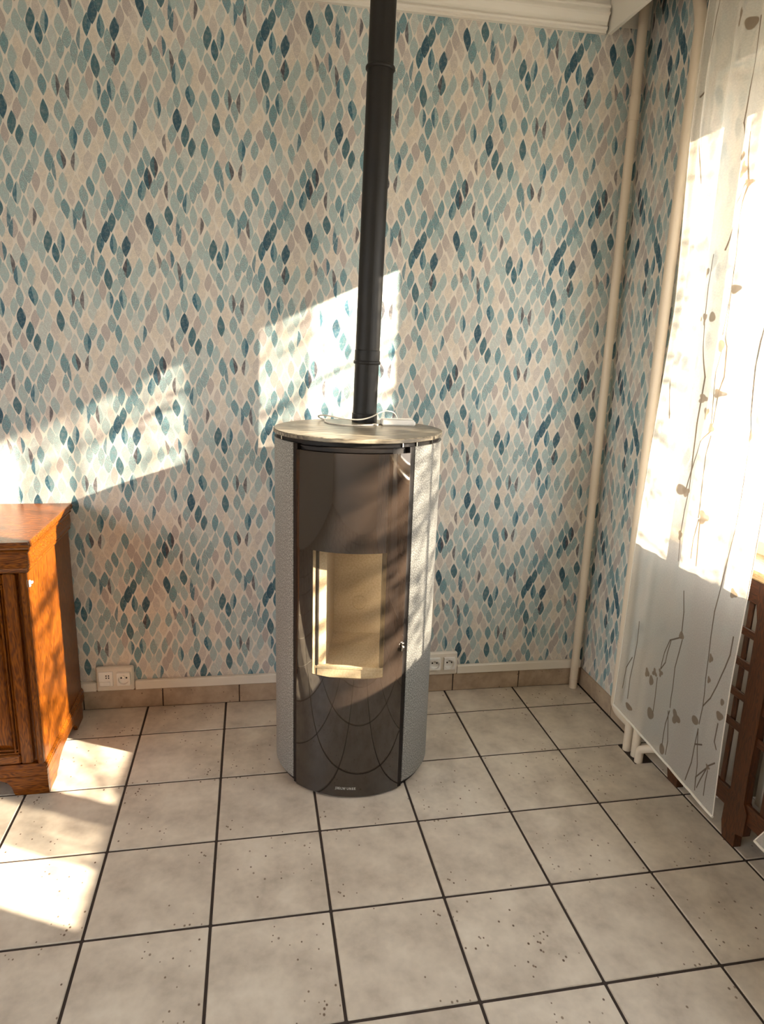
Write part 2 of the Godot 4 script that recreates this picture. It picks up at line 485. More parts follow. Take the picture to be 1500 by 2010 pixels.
func setting() -> void:
	# floor: dark joint bed with every tile a piece of its own
	var st := mb()
	tb(st, -7.3, 7.1, -0.5, -0.010, -1.2, 12.3, 0.0)
	var fl := obj("floor", st, M.grout)
	tag(fl, "floor of large beige stone-look tiles with dark joints", "floor", "", "structure")
	var g := 0.0125
	var full := mb()
	tb(full, g, 1.0 - g, -0.03, 0.0, g, 1.0 - g, 0.0018)
	full.generate_normals()
	var full_mesh := full.commit()
	rng.seed = 3
	for r in range(-1, 12):
		for c in range(-7, 7):
			var m: Material = M.tiles[rng.randi() % 6]
			var o: MeshInstance3D
			var z0 := float(r) + g
			var z1 := r + 1.0 - g
			var x1 := c + 1.0 - g
			if r >= 0 and c < 6 and not (c == 5 and r == 1):
				o = put("tile", full_mesh, m, fl)
				o.position = Vector3(c, 0, r) * U
				if rng.randf() < 0.5:
					o.rotation.y = PI
					o.position = Vector3(c + 1, 0, r + 1) * U
				continue
			var s := mb()
			if r < 0:
				z0 = WALL_Z + SKEW * (c + 0.5) - 0.03
			if c == 6:
				x1 = 6.74
				if r < 0: continue
				if r == 0: z0 = 0.88
			if c == 5 and r == 1:
				var poly := [Vector2(5 + g, 1 + g), Vector2(5.77, 1 + g), Vector2(5.77, 1.41), Vector2(6 - g, 1.41), Vector2(6 - g, 2 - g), Vector2(5 + g, 2 - g)]
				prism(s, poly, Vector3(0, -0.009, 0), Vector3.RIGHT * U, Vector3.BACK * U, Vector3.UP * 0.009)
			else:
				tb(s, c + g, x1, -0.03, 0.0, z0, z1, 0.0018)
			o = obj("tile", s, m, fl)
	# back wall with the wallpaper, white frieze above the moulding
	var W := wall_xf()
	st = mb()
	tb(st, -7.2, 6.25, -0.1, 8.36, -1.0, -0.035, 0.0)
	var wb := obj("wall_back", st, M.paper)
	wb.transform = W
	tag(wb, "back wall papered with blue, grey and taupe watercolour drops", "wall", "", "structure")
	st = mb()
	tb(st, -7.2, 6.25, 8.36, 9.0, -1.0, -0.035, 0.0)
	obj("frieze", st, M.white_paint, wb)
	# right wall with the window opening; it is papered too
	st = mb()
	tb(st, 6.03, 7.1, -0.1, 9.0, -0.9, 0.85, 0.0)
	tb(st, 6.03, 7.1, 7.45, 9.0, 0.85, 6.62, 0.0)
	tb(st, 6.75, 7.1, -0.1, 2.72, 0.85, 6.62, 0.0)
	tb(st, 6.03, 7.1, -0.1, 9.0, 6.62, 12.4, 0.0)
	tag(obj("wall_right", st, M.paper), "right wall with the window, papered with the same drops", "wall", "", "structure")
	st = mb()
	tb(st, -7.6, -7.0, -0.1, 9.0, -1.2, 4.8, 0.0)
	tb(st, -7.6, -7.0, -0.1, 9.0, 11.6, 12.4, 0.0)
	tb(st, -7.6, -7.0, -0.1, 3.0, 4.8, 11.6, 0.0)
	tb(st, -7.6, -7.0, 7.6, 9.0, 4.8, 11.6, 0.0)
	tag(obj("wall_left", st, M.plaster), "plain plastered left wall with a wide window beyond the sideboard", "wall", "", "structure")
	st = mb()
	tb(st, -7.6, 7.1, -0.1, 9.0, 12.0, 12.8, 0.0)
	tag(obj("wall_rear", st, M.plaster), "plain plastered wall facing the stove", "wall", "", "structure")
	st = mb()
	tb(st, -7.6, 7.1, 9.0, 9.4, -1.2, 12.8, 0.0)
	tag(obj("ceiling", st, M.white_paint), "flat white ceiling of the room", "ceiling", "", "structure")
	# skirting tiles
	var bb := Node3D.new()
	bb.name = "baseboard_back"
	add_child(bb)
	bb.transform = W
	tag(bb, "low beige tile skirting along the papered back wall", "skirting", "", "structure")
	var joints := [-4.78, -3.79, -2.8, -1.79, -0.79, 0.193, 1.175, 2.16, 3.14, 4.111, 5.079, 6.03]
	for i in joints.size() - 1:
		st = mb()
		tb(st, joints[i] + 0.007, joints[i + 1] - 0.007, 0.006, 0.262, -0.034, 0.0, 0.0012)
		obj("skirting_tile", st, M.skirting, bb)
	st = mb()
	tb(st, -4.78, 6.03, 0.0, 0.255, -0.034, -0.008, 0.0)
	obj("mortar", st, M.grout, bb)
	var br := Node3D.new()
	br.name = "baseboard_right"
	add_child(br)
	tag(br, "beige tile skirting below the papered wall beside the window", "skirting", "", "structure")
	for p in [[-0.52, 0.387], [0.387, 0.85]]:
		st = mb()
		tb(st, 6.0, 6.03, 0.006, 0.262, p[0] + 0.007, p[1] - 0.007, 0.0012)
		obj("skirting_tile", st, M.skirting, br)
	st = mb()
	tb(st, 6.008, 6.03, 0.0, 0.255, -0.53, 0.85, 0.0)
	obj("mortar", st, M.grout, br)
	# moulding at the top of the back wall, ends at the pelmet
	st = mb()
	var prof := [Vector2(0, 8.262), Vector2(0.05, 8.262), Vector2(0.05, 8.285), Vector2(0.075, 8.292), Vector2(0.085, 8.31), Vector2(0.075, 8.33), Vector2(0.06, 8.335), Vector2(0.07, 8.37), Vector2(0.10, 8.42), Vector2(0.12, 8.435), Vector2(0.12, 8.455), Vector2(0.10, 8.462), Vector2(0.10, 8.49), Vector2(0.115, 8.50), Vector2(0.115, 8.52), Vector2(0, 8.53)]
	prism(st, prof, W * Vector3(-7.1 * U, 0, -0.035 * U), W.basis.z * U, Vector3.UP * U, W.basis.x * (12.57 * U))
	tag(obj("trim_1", st, M.white_paint), "white stepped moulding along the top of the papered wall", "moulding", "", "structure")
	# pelmet board in front of the curtain rail
	var pel := thing("curtain_pelmet", "thin white pelmet board hanging from the ceiling above the curtains", "pelmet", Vector3(5.5, 8.27, -0.5) * U)
	st = mb()
	cbox(st, Vector3(0, 0, -0.015), Vector3(0.012, 0.219, 12.4 * U), 0.001)
	obj("board", st, M.white_paint, pel)
	st = mb()
	cbox(st, Vector3(-0.0015, -0.003, -0.015), Vector3(0.0135, 0.004, 12.4 * U), 0.001)
	obj("lower_edge", st, M.white_paint, pel)
	var rail := thing("curtain_rail", "white curtain rail behind the pelmet board", "curtain rail", Vector3(5.65, 8.80, 0.9) * U)
	st = mb()
	cbox(st, Vector3(-0.012, 0, 0), Vector3(0.012, 0.060, 5.6 * U), 0.002)
	obj("track", st, M.white_plastic, rail)
	# windows
	var w1 := Node3D.new()
	w1.name = "window_1"
	add_child(w1)
	tag(w1, "white three-leaf window behind the sheer curtains", "window", "", "structure")
	var panes := [[1.07, 2.155], [2.305, 4.705], [4.99, 6.28]]
	for y in [[2.72, 2.90], [7.14, 7.45]]:
		st = mb()
		tb(st, 6.42, 6.60, y[0], y[1], 0.85, 6.62, 0.003)
		obj("frame_rail", st, M.white_paint, w1)
	var edges := [0.85, 1.07, 2.155, 2.305, 4.705, 4.99, 6.28, 6.62]
	for i in range(0, 8, 2):
		st = mb()
		tb(st, 6.44, 6.58, 2.88, 7.16, edges[i], edges[i + 1], 0.003)
		obj("stile", st, M.white_paint, w1)
	for p in panes:
		quad_pane(w1, Vector3(6.51, 2.89, p[0] - 0.01) * U, Vector3(0, 4.26, 0) * U, Vector3(0, 0, p[1] - p[0] + 0.02) * U)
	st = mb()
	tb(st, 6.49, 6.53, 2.88, 7.16, 2.945, 2.975, 0.001)
	obj("glazing_bar", st, M.white_paint, w1)
	for z in [2.23, 4.85]:
		st = mb()
		tb(st, 6.36, 6.42, 4.6, 4.68, z - 0.05, z + 0.05, 0.002)
		tb(st, 6.33, 6.36, 4.35, 4.66, z - 0.03, z + 0.03, 0.002)
		obj("handle", st, M.chrome, w1)
	var w2 := Node3D.new()
	w2.name = "window_2"
	add_child(w2)
	tag(w2, "wide white window in the left wall beyond the sideboard", "window", "", "structure")
	for z in [4.8, 7.0, 9.2, 11.4]:
		st = mb()
		tb(st, -7.4, -7.2, 3.0, 7.6, z, z + 0.2, 0.003)
		obj("stile", st, M.white_paint, w2)
	for y in [3.0, 7.4]:
		st = mb()
		tb(st, -7.38, -7.22, y, y + 0.2, 4.8, 11.6, 0.003)
		obj("frame_rail", st, M.white_paint, w2)
	for z in [5.0, 7.2, 9.4]:
		quad_pane(w2, Vector3(-7.3, 3.19, z - 0.01) * U, Vector3(0, 4.22, 0) * U, Vector3(0, 0, 2.02) * U)
	# ground outside
	st = mb()
	prism(st, [Vector2(2.14, -14), Vector2(22, -14), Vector2(22, 18), Vector2(-20, 18), Vector2(-20, -14), Vector2(-2.29, -14), Vector2(-2.29, 3.86), Vector2(2.14, 3.86)], Vector3(0, -0.75, 0), Vector3.RIGHT, Vector3.BACK, Vector3.UP * 0.3)
	tag(obj("garden_ground", st, M.gravel), "grey gravel ground of the garden outside the windows", "ground", "", "structure")

func quad_pane(parent: Node, o: Vector3, a: Vector3, b: Vector3) -> void:
	var st := mb()
	quad(st, o, o + a, o + a + b, o + b, a.cross(b))
	obj("pane", st, M.window_glass, parent)

# ---------------------------------------------------------------- stove
const SX := 2.50
const SZ := 0.68
func stove() -> void:
	var s := thing("pellet_stove", "tall round pellet stove, black glass door between grey soapstone sides", "stove", Vector3(SX, 0, SZ) * U)
	var st: SurfaceTool
	# base and inner drum
	st = mb()
	lathe(st, [Vector2(0, 0.0), Vector2(0.252, 0.0), Vector2(0.252, 0.018), Vector2(0, 0.018)], 64)
	obj("base", st, M.steel, s)
	st = mb()
	shell(st, 0.236, 0.246, 0.016, 1.1265, 11.0, 324.0, 60)
	lathe(st, [Vector2(0.10, 0.016), Vector2(0.246, 0.016)], 48)
	lathe(st, [Vector2(0.246, 1.1255), Vector2(0.0, 1.1255)], 48)
	obj("inner_drum", st, M.steel, s)
	# soapstone panels: right front, right back, left, left back
	for p in [[30.6, 84.0], [84.8, 140.0], [-54.6, -108.0], [-108.8, -140.0]]:
		st = mb()
		shell(st, 0.2462, 0.2635, 0.020, 1.1262, minf(p[0], p[1]), maxf(p[0], p[1]), 22)
		obj("soapstone_panel", st, M.stone, s)
	st = mb()
	shell(st, 0.2462, 0.258, 0.020, 1.1262, 140.6, 219.4, 24)
	obj("rear_panel", st, M.steel, s)
	# steel uprights either side of the door
	for p in [[26.6, 30.3], [-54.3, -50.9]]:
		st = mb()
		shell(st, 0.2462, 0.2615, 0.004, 1.1262, p[0], p[1], 3)
		obj("upright", st, M.steel, s)
	# ring under the lid, lid, spacers
	st = mb()
	shell(st, 0.20, 0.2560, 1.1266, 1.1385, 0.0, 359.99, 72)
	obj("lid_ring", st, M.steel, s)
	st = mb()
	lathe(st, [Vector2(0, 1.1388), Vector2(0.2645, 1.1388), Vector2(0.2668, 1.1405), Vector2(0.2668, 1.1500), Vector2(0.2645, 1.1520), Vector2(0, 1.1520)], 96)
	obj("lid", st, M.slab, s)
	for a in [-70.0, 21.0, 32.5, 50.0]:
		st = mb()
		var xf := Transform3D(Basis(Vector3.UP, deg_to_rad(a)), Vector3.ZERO)
		cbox(st, Vector3(-0.002, 1.1264, 0.254), Vector3(0.002, 1.1386, 0.2612), 0.0006, xf)
		obj("spacer", st, M.chrome, s)
	# door: curved black glass around a clear pane
	var d := Node3D.new()
	d.name = "door"
	s.add_child(d)
	var A0 := -50.6
	var A1 := 26.3
	var w0 := -37.3
	var w1 := 11.6
	var y0 := 0.006
	var y1 := 1.1100
	var v0 := 0.4165
	var v1 := 0.8165
	st = mb()
	for f in [[A0, A1, y0, v0, 40], [A0, A1, v1, y1, 40], [A0, w0, v0, v1, 8], [w1, A1, v0, v1, 8]]:
		lathe(st, [Vector2(0.2665, f[2]), Vector2(0.2665, f[3])], f[4], f[0], f[1], Vector3.ZERO, true)
		lathe(st, [Vector2(0.2620, f[3]), Vector2(0.2620, f[2])], f[4], f[0], f[1], Vector3.ZERO, true)
	lathe(st, [Vector2(0.2620, y0), Vector2(0.2665, y0)], 40, A0, A1)
	lathe(st, [Vector2(0.2665, y1), Vector2(0.2620, y1)], 40, A0, A1)
	st.set_smooth_group(-1)
	for a in [A0, A1]:
		quad(st, ring(0.262, y0, a), ring(0.2665, y0, a), ring(0.2665, y1, a), ring(0.262, y1, a), ring(1, 0, a + (-90.0 if a == A0 else 90.0)))
	for a in [w0, w1]:
		quad(st, ring(0.262, v0, a), ring(0.2665, v0, a), ring(0.2665, v1, a), ring(0.262, v1, a), ring(1, 0, a + (90.0 if a == w0 else -90.0)))
	obj("black_glass", st, M.door_glass, d)
	st = mb()
	lathe(st, [Vector2(0.2663, v0), Vector2(0.2663, v1)], 26, w0, w1, Vector3.ZERO, true)
	tag(obj("viewing_pane", st, M.pane, d), "clear curved viewing glass of the fire chamber")
	# pull bar along the door's top edge
	st = mb()
	for k in 30:
		var b0 := lerpf(-47.0, 21.5, k / 34.0)
		var b1 := lerpf(-47.0, 21.5, (k + 1) / 34.0)
		var dr := func(b: float) -> float: return 0.011 * smoothstep(0.0, 4.0, minf(b + 47.0, 21.5 - b))
		var o0: float = dr.call(b0)
		var o1: float = dr.call(b1)
		st.set_smooth_group(1)
		quad(st, ring(0.2675, 1.1235, b0), ring(0.2675, 1.1235, b1), ring(0.2675, 1.1245 - o1, b1), ring(0.2675, 1.1245 - o0, b0), ring(1, 0, b0))
		st.set_smooth_group(2)
		quad(st, ring(0.2675, 1.1245 - o0, b0), ring(0.2675, 1.1245 - o1, b1), ring(0.2600, 1.1195 - o1, b1), ring(0.2600, 1.1195 - o0, b0), Vector3.DOWN)
		st.set_smooth_group(3)
		quad(st, ring(0.2600, 1.1255, b0), ring(0.2600, 1.1255, b1), ring(0.2675, 1.1235, b1), ring(0.2675, 1.1235, b0), Vector3.UP)
	obj("pull_bar", st, M.steel, d)
	# latch
	st = mb()
	var lx := Transform3D(Basis(Vector3.UP, deg_to_rad(25.3)), Vector3.ZERO)
	cbox(st, Vector3(-0.004, 0.492, 0.2665), Vector3(0.006, 0.520, 0.272), 0.0018, lx)
	cbox(st, Vector3(-0.008, 0.499, 0.2715), Vector3(0.003, 0.512, 0.280), 0.003, lx)
	obj("latch", st, M.chrome, d)
	# lettering at the foot of the glass
	var tm := TextMesh.new()
	var f := SystemFont.new()
	f.font_names = PackedStringArray(["Droid Sans"])
	f.font_weight = 700
	tm.font = f
	tm.text = "JIGLW UNEE"
	tm.font_size = 24
	tm.pixel_size = 0.0006
	tm.depth = 0.0006
	var arr := tm.get_mesh_arrays()
	var vs: PackedVector3Array = arr[Mesh.ARRAY_VERTEX]
	var lo := 1e9
	var hi := -1e9
	var ylo := 1e9
	var yhi := -1e9
	for v in vs:
		lo = minf(lo, v.x); hi = maxf(hi, v.x); ylo = minf(ylo, v.y); yhi = maxf(yhi, v.y)
	var out := PackedVector3Array()
	for v in vs:
		var ang := lerpf(-19.4, -5.2, (v.x - lo) / (hi - lo))
		out.append(ring(0.2672 + v.z, 0.0300 + (v.y - ylo) / (yhi - ylo) * 0.0105, ang))
	arr[Mesh.ARRAY_VERTEX] = out
	arr[Mesh.ARRAY_TANGENT] = null
	arr[Mesh.ARRAY_NORMAL] = null
	var am := ArrayMesh.new()
	am.add_surface_from_arrays(Mesh.PRIMITIVE_TRIANGLES, arr)
	tag(put("lettering", am, M.letter, d), "small silver lettering")
	# fire chamber behind the pane
	var fb := Node3D.new()
	fb.name = "fire_chamber"
	s.add_child(fb)
	fb.rotation.y = deg_to_rad(-12.85)
	var hw := 0.128
	st = mb()
	prism(st, [Vector2(-0.114, 0.234), Vector2(-0.072, 0.196), Vector2(-0.066, 0.035), Vector2(-0.150, 0.035), Vector2(-0.150, 0.150)], Vector3(0, 0.38, 0), Vector3.RIGHT, Vector3.BACK, Vector3.UP * 0.48)
	obj("side_plate", st, M.vermiculite, fb)
	st = mb()
	cbox(st, Vector3(hw, 0.38, -0.03), Vector3(hw + 0.012, 0.86, 0.205), 0.001)
	obj("side_plate", st, M.vermiculite, fb)
	st = mb()
	cbox(st, Vector3(-hw, 0.38, 0.018), Vector3(hw, 0.86, 0.034), 0.001)
	obj("back_plate", st, M.vermiculite, fb)
	st = mb()
	lathe(st, [Vector2(0, 0), Vector2(0.026, 0), Vector2(0.026, 0.003), Vector2(0.022, 0.003), Vector2(0.021, 0.0005), Vector2(0, 0.0005)], 28)
	var flange := obj("feed_hole", st, M.vermiculite, fb)
	flange.transform = Transform3D(Basis(Vector3.RIGHT, PI / 2), Vector3(0.018, 0.575, 0.034))
	st = mb()
	prism(st, [Vector2(0.034, 0.86), Vector2(0.21, 0.86), Vector2(0.21, 0.83), Vector2(0.034, 0.81)], Vector3(-hw, 0, 0), Vector3.BACK, Vector3.UP, Vector3.RIGHT * hw * 2)
	obj("baffle", st, M.vermiculite, fb)
	st = mb()
	prism(st, [Vector2(0.034, 0.40), Vector2(0.225, 0.40), Vector2(0.225, 0.428), Vector2(0.185, 0.432), Vector2(0.034, 0.470)], Vector3(-hw, 0, 0), Vector3.BACK, Vector3.UP, Vector3.RIGHT * hw * 2)
	obj("hearth_plate", st, M.vermiculite, fb)
	st = mb()
	cbox(st, Vector3(-hw + 0.006, 0.4285, 0.214), Vector3(hw - 0.006, 0.438, 0.226), 0.001)
	obj("front_bar", st, M.vermiculite, fb)

	# flue pipe, leaning a little
	var foot := Vector3(2.655, 3.842, 0.10) * U
	var head := Vector3(2.768, 9.0, 0.10) * U
	var fp := thing("flue_pipe", "slim black flue pipe rising from the stove lid to the ceiling", "flue", foot)
	var up := (head - foot).normalized()
	var b := Basis()
	b.y = up
	b.x = (Vector3.RIGHT - up * up.x).normalized()
	b.z = b.x.cross(b.y)
	fp.basis = b
	var L := (head - foot).length()
	var h1 := (4.50 - 3.842) * U
	var h2 := (7.43 - 3.842) * U
	var R := 0.0405
	st = mb()
	lathe(st, [Vector2(0, 0.0006), Vector2(R + 0.0025, 0.0006), Vector2(R + 0.0025, 0.028), Vector2(R, 0.030), Vector2(R, h1)], 48)
	obj("lower_section", st, M.flue, fp)
	st = mb()
	lathe(st, [Vector2(R, h1), Vector2(R + 0.0018, h1 + 0.001), Vector2(R + 0.0018, h1 + 0.040), Vector2(R, h1 + 0.042), Vector2(R, h2)], 48)
	obj("middle_section", st, M.flue, fp)
	st = mb()
	lathe(st, [Vector2(R - 0.001, h2), Vector2(R - 0.001, L)], 48)
	obj("upper_section", st, M.flue, fp)
	for h in [h1, h2]:
		st = mb()
		lathe(st, [Vector2(R - 0.001, h - 0.005), Vector2(R + 0.003, h - 0.0045), Vector2(R + 0.0048, h - 0.002), Vector2(R + 0.0048, h + 0.004), Vector2(R + 0.003, h + 0.007), Vector2(R - 0.001, h + 0.0075)], 48, 0, 360, Vector3.ZERO, true)
		obj("collar", st, M.flue, fp)

	# white box with its lead on the lid
	var bx := thing("plastic_box", "small flat white plastic box lying on the stove lid", "box", Vector3(2.985, 3.8403, 0.37) * U, deg_to_rad(-4))
	st = mb()
	cbox(st, Vector3(-0.056, 0, -0.035), Vector3(0.056, 0.017, 0.035), 0.0045)
	obj("case", st, M.white_plastic, bx)
	st = mb()
	cbox(st, Vector3(-0.052, 0.0168, -0.031), Vector3(0.052, 0.0186, 0.031), 0.001)
	obj("cover", st, M.white_plastic, bx)
	var yl := 3.8403 * U + 0.0024
	var pts := [Vector3(2.79, 0, 0.36), Vector3(2.74, 0, 0.44), Vector3(2.60, 0, 0.50), Vector3(2.45, 0, 0.53), Vector3(2.29, 0, 0.44), Vector3(2.20, 0, 0.24), Vector3(2.21, 0, 0.02)]
	var path := []
	for p in pts: path.append(Vector3(p.x * U, yl, p.z * U))
	path.append_array([Vector3(2.17 * U, yl + 0.004, -0.06 * U), Vector3(2.13 * U, yl + 0.016, 0.10 * U), Vector3(2.20 * U, yl + 0.022, 0.22 * U), Vector3(2.36 * U, yl + 0.016, 0.32 * U), Vector3(2.54 * U, yl + 0.013, 0.36 * U), Vector3(2.68 * U, yl + 0.020, 0.33 * U), Vector3(2.82 * U, yl + 0.032, 0.18 * U), Vector3(2.92 * U, yl + 0.034, 0.05 * U), Vector3(3.02 * U, yl + 0.026, -0.02 * U), Vector3(3.05 * U, yl + 0.004, 0.04 * U), Vector3(2.98 * U, yl, 0.08 * U), Vector3(2.86 * U, yl, 0.02 * U)])
	st = mb()
	tube(st, smooth_path(path, 6), 0.0023, 8)
	var cb := thing("cable", "thin pale cable coiled round the flue on the stove lid", "cable")
	obj("lead", st, M.cable, cb)
	st = mb()
	var px := Transform3D(Basis(Vector3.UP, deg_to_rad(35)), Vector3(2.72 * U, 3.8403 * U, 0.46 * U))
	cbox(st, Vector3(-0.004, 0.0, -0.011), Vector3(0.004, 0.006, 0.011), 0.001, px)
	obj("plug", st, M.cable, cb)

# ---------------------------------------------------------------- sideboard
func sideboard() -> void:
	var s := thing("sideboard", "polished mahogany sideboard with panelled doors, cut by the picture's left edge", "sideboard", Vector3(-0.76, 0, 1.02) * U)
	var off := -s.position
	var add := func(called: String, st: SurfaceTool, m: Material, parent: Node) -> MeshInstance3D:
		var o := obj(called, st, m, parent)
		if parent == s: o.position = off
		return o
	var X0 := -4.6
	var st := mb()
	tb(st, X0, -0.79, 0.30, 2.47, -0.62, 0.955, 0.003)
	add.call("carcass", st, M.wood_v, s)
	st = mb()
	rect_loft(st, X0, -0.79, -0.62, 0.99, [Vector2(0.0, 2.44), Vector2(0.020, 2.445), Vector2(0.026, 2.46), Vector2(0.022, 2.475), Vector2(0.030, 2.49), Vector2(0.034, 2.53), Vector2(0.030, 2.60), Vector2(0.026, 2.63), Vector2(0.028, 2.645), Vector2(0.044, 2.655), Vector2(0.046, 2.672), Vector2(0.03, 2.68)])
	add.call("cornice", st, M.wood_x, s)
	st = mb()
	rect_loft(st, X0, -0.79, -0.62, 0.99, [Vector2(0.035, 2.68), Vector2(0.055, 2.69), Vector2(0.066, 2.71), Vector2(0.066, 2.735), Vector2(0.058, 2.757), Vector2(0.048, 2.760)])
	add.call("top_board", st, M.wood_x, s)
	# corner posts and doors
	for x in [[-0.853, -0.792], [X0, X0 + 0.06]]:
		st = mb()
		tb(st, x[0], x[1], 0.34, 2.45, 0.95, 1.006, 0.004)
		add.call("corner_post", st, M.wood_v, s)
	for dx in [[-2.66, -0.893], [-4.50, -2.72]]:
		var d := Node3D.new()
		d.name = "door"
		s.add_child(d, true)
		d.position = off
		var a: float = dx[0]
		var b: float = dx[1]
		for x in [[a, a + 0.115], [b - 0.115, b]]:
			st = mb()
			tb(st, x[0], x[1], 0.365, 2.435, 0.955, 1.018, 0.004)
			obj("door_stile", st, M.wood_v, d)
		for y in [[0.365, 0.47], [2.33, 2.435]]:
			st = mb()
			tb(st, a + 0.117, b - 0.117, y[0], y[1], 0.955, 1.018, 0.004)
			obj("door_rail", st, M.wood_x, d)
		st = mb()
		for e in [[a + 0.117, a + 0.172, 0.472, 2.328], [b - 0.172, b - 0.117, 0.472, 2.328]]:
			tb(st, e[0], e[1], e[2], e[3], 0.955, 0.972, 0.0)
			tb(st, lerpf(e[0], e[1], 0.03), lerpf(e[0], e[1], 0.36), e[2], e[3], 0.955, 1.008, 0.005)
			tb(st, lerpf(e[0], e[1], 0.60), lerpf(e[0], e[1], 0.97), e[2], e[3], 0.955, 1.002, 0.005)
		for e in [[0.472, 0.527], [2.273, 2.328]]:
			tb(st, a + 0.117, b - 0.117, e[0], e[1], 0.955, 0.972, 0.0)
			tb(st, a + 0.120, b - 0.120, lerpf(e[0], e[1], 0.03), lerpf(e[0], e[1], 0.36), 0.955, 1.008, 0.005)
			tb(st, a + 0.120, b - 0.120, lerpf(e[0], e[1], 0.60), lerpf(e[0], e[1], 0.97), 0.955, 1.002, 0.005)
		obj("door_moulding", st, M.wood_v, d)
		st = mb()
		tb(st, a + 0.172, b - 0.172, 0.527, 2.273, 0.950, 0.966, 0.0)
		rect_panel(st, a + 0.180, b - 0.180, 0.535, 2.265, 0.966, 0.998, 0.05)
		obj("door_panel", st, M.wood_v, d)
	# plinth with bracket feet
	st = mb()
	rect_loft(st, X0, -0.79, -0.62, 0.99, [Vector2(0.026, 0.20), Vector2(0.026, 0.285), Vector2(0.020, 0.30), Vector2(0.022, 0.315), Vector2(0.010, 0.335), Vector2(0.004, 0.345)])
	add.call("plinth_moulding", st, M.wood_x, s)
	var front := [Vector2(X0 - 0.03, 0), Vector2(X0 + 0.3, 0), Vector2(X0 + 0.33, 0.115), Vector2(X0 + 0.43, 0.18), Vector2(-1.223, 0.185), Vector2(-1.16, 0.155), Vector2(-1.123, 0.105), Vector2(-1.105, 0.03), Vector2(-1.09, 0), Vector2(-0.76, 0), Vector2(-0.764, 0.21), Vector2(X0 - 0.03, 0.21)]
	st = mb()
	prism(st, front, Vector3(0, 0.001, 0.985 * U), Vector3.RIGHT * U, Vector3.UP * U, Vector3.BACK * (0.036 * U))
	add.call("plinth_front", st, M.wood_x, s)
	var side := [Vector2(1.02, 0), Vector2(0.72, 0), Vector2(0.70, 0.035), Vector2(0.62, 0.06), Vector2(0.55, 0.12), Vector2(0.42, 0.155), Vector2(0.0, 0.16), Vector2(-0.12, 0.12), Vector2(-0.18, 0.06), Vector2(-0.20, 0), Vector2(-0.49, 0), Vector2(-0.49, 0.21), Vector2(1.02, 0.21)]
	st = mb()
	prism(st, side, Vector3(-0.80 * U, 0.001, 0), Vector3.BACK * U, Vector3.UP * U, Vector3.RIGHT * (0.037 * U))
	add.call("plinth_side", st, M.wood_z, s)
	# small white clip stuck to the side
	var c := thing("cable_clip", "small white plastic clip stuck high on the sideboard's side", "clip", Vector3(-0.789, 2.31, 0.935) * U)
	st = mb()
	cbox(st, Vector3(0, -0.010, -0.004), Vector3(0.004, 0.010, 0.006), 0.001)
	obj("foot", st, M.white_plastic, c)
	st = mb()
	cbox(st, Vector3(0.0005, -0.003, -0.013), Vector3(0.008, 0.004, -0.0035), 0.001)
	obj("hook", st, M.white_plastic, c)

func rect_panel(st: SurfaceTool, x0: float, x1: float, y0: float, y1: float, zlo: float, zhi: float, slope: float) -> void:
	st.set_smooth_group(-1)
	var lo := [Vector3(x0, y0, zlo), Vector3(x1, y0, zlo), Vector3(x1, y1, zlo), Vector3(x0, y1, zlo)]
	var hi := [Vector3(x0 + slope, y0 + slope, zhi), Vector3(x1 - slope, y0 + slope, zhi), Vector3(x1 - slope, y1 - slope, zhi), Vector3(x0 + slope, y1 - slope, zhi)]
	for k in 4:
		var k2 := (k + 1) % 4
		quad(st, lo[k] * U, lo[k2] * U, hi[k2] * U, hi[k] * U, Vector3.BACK)
	quad(st, hi[0] * U, hi[1] * U, hi[2] * U, hi[3] * U, Vector3.BACK)

# ---------------------------------------------------------------- things on the walls
func outlet(parent: Node3D, at: Vector3) -> void:
	var b := CSGBox3D.new()
	b.name = "outlet"
	b.size = Vector3(0.0475, 0.052, 0.014)
	b.material = M.white_plastic
	var cyl := CSGCylinder3D.new()
	cyl.name = "well"
	cyl.operation = CSGShape3D.OPERATION_SUBTRACTION
	cyl.radius = 0.0195
	cyl.height = 0.024
	cyl.sides = 32
	cyl.rotation.x = PI / 2
	cyl.position = Vector3(0, -0.002, 0.009)
	cyl.material = M.white_plastic
	b.add_child(cyl)
	parent.add_child(b, true)
	b.position = at
	for p in [[-0.0095, 0.002], [0.0095, 0.002]]:
		var st := mb()
		tube(st, [at + Vector3(p[0], p[1], -0.0038), at + Vector3(p[0], p[1], -0.0022)], 0.0034, 12)
		obj("pin_hole", st, M.hole, parent)
	var st := mb()
	tube(st, [at + Vector3(0, 0.009, -0.004), at + Vector3(0, 0.009, 0.006)], 0.0024, 10)
	obj("earth_pin", st, M.chrome, parent)

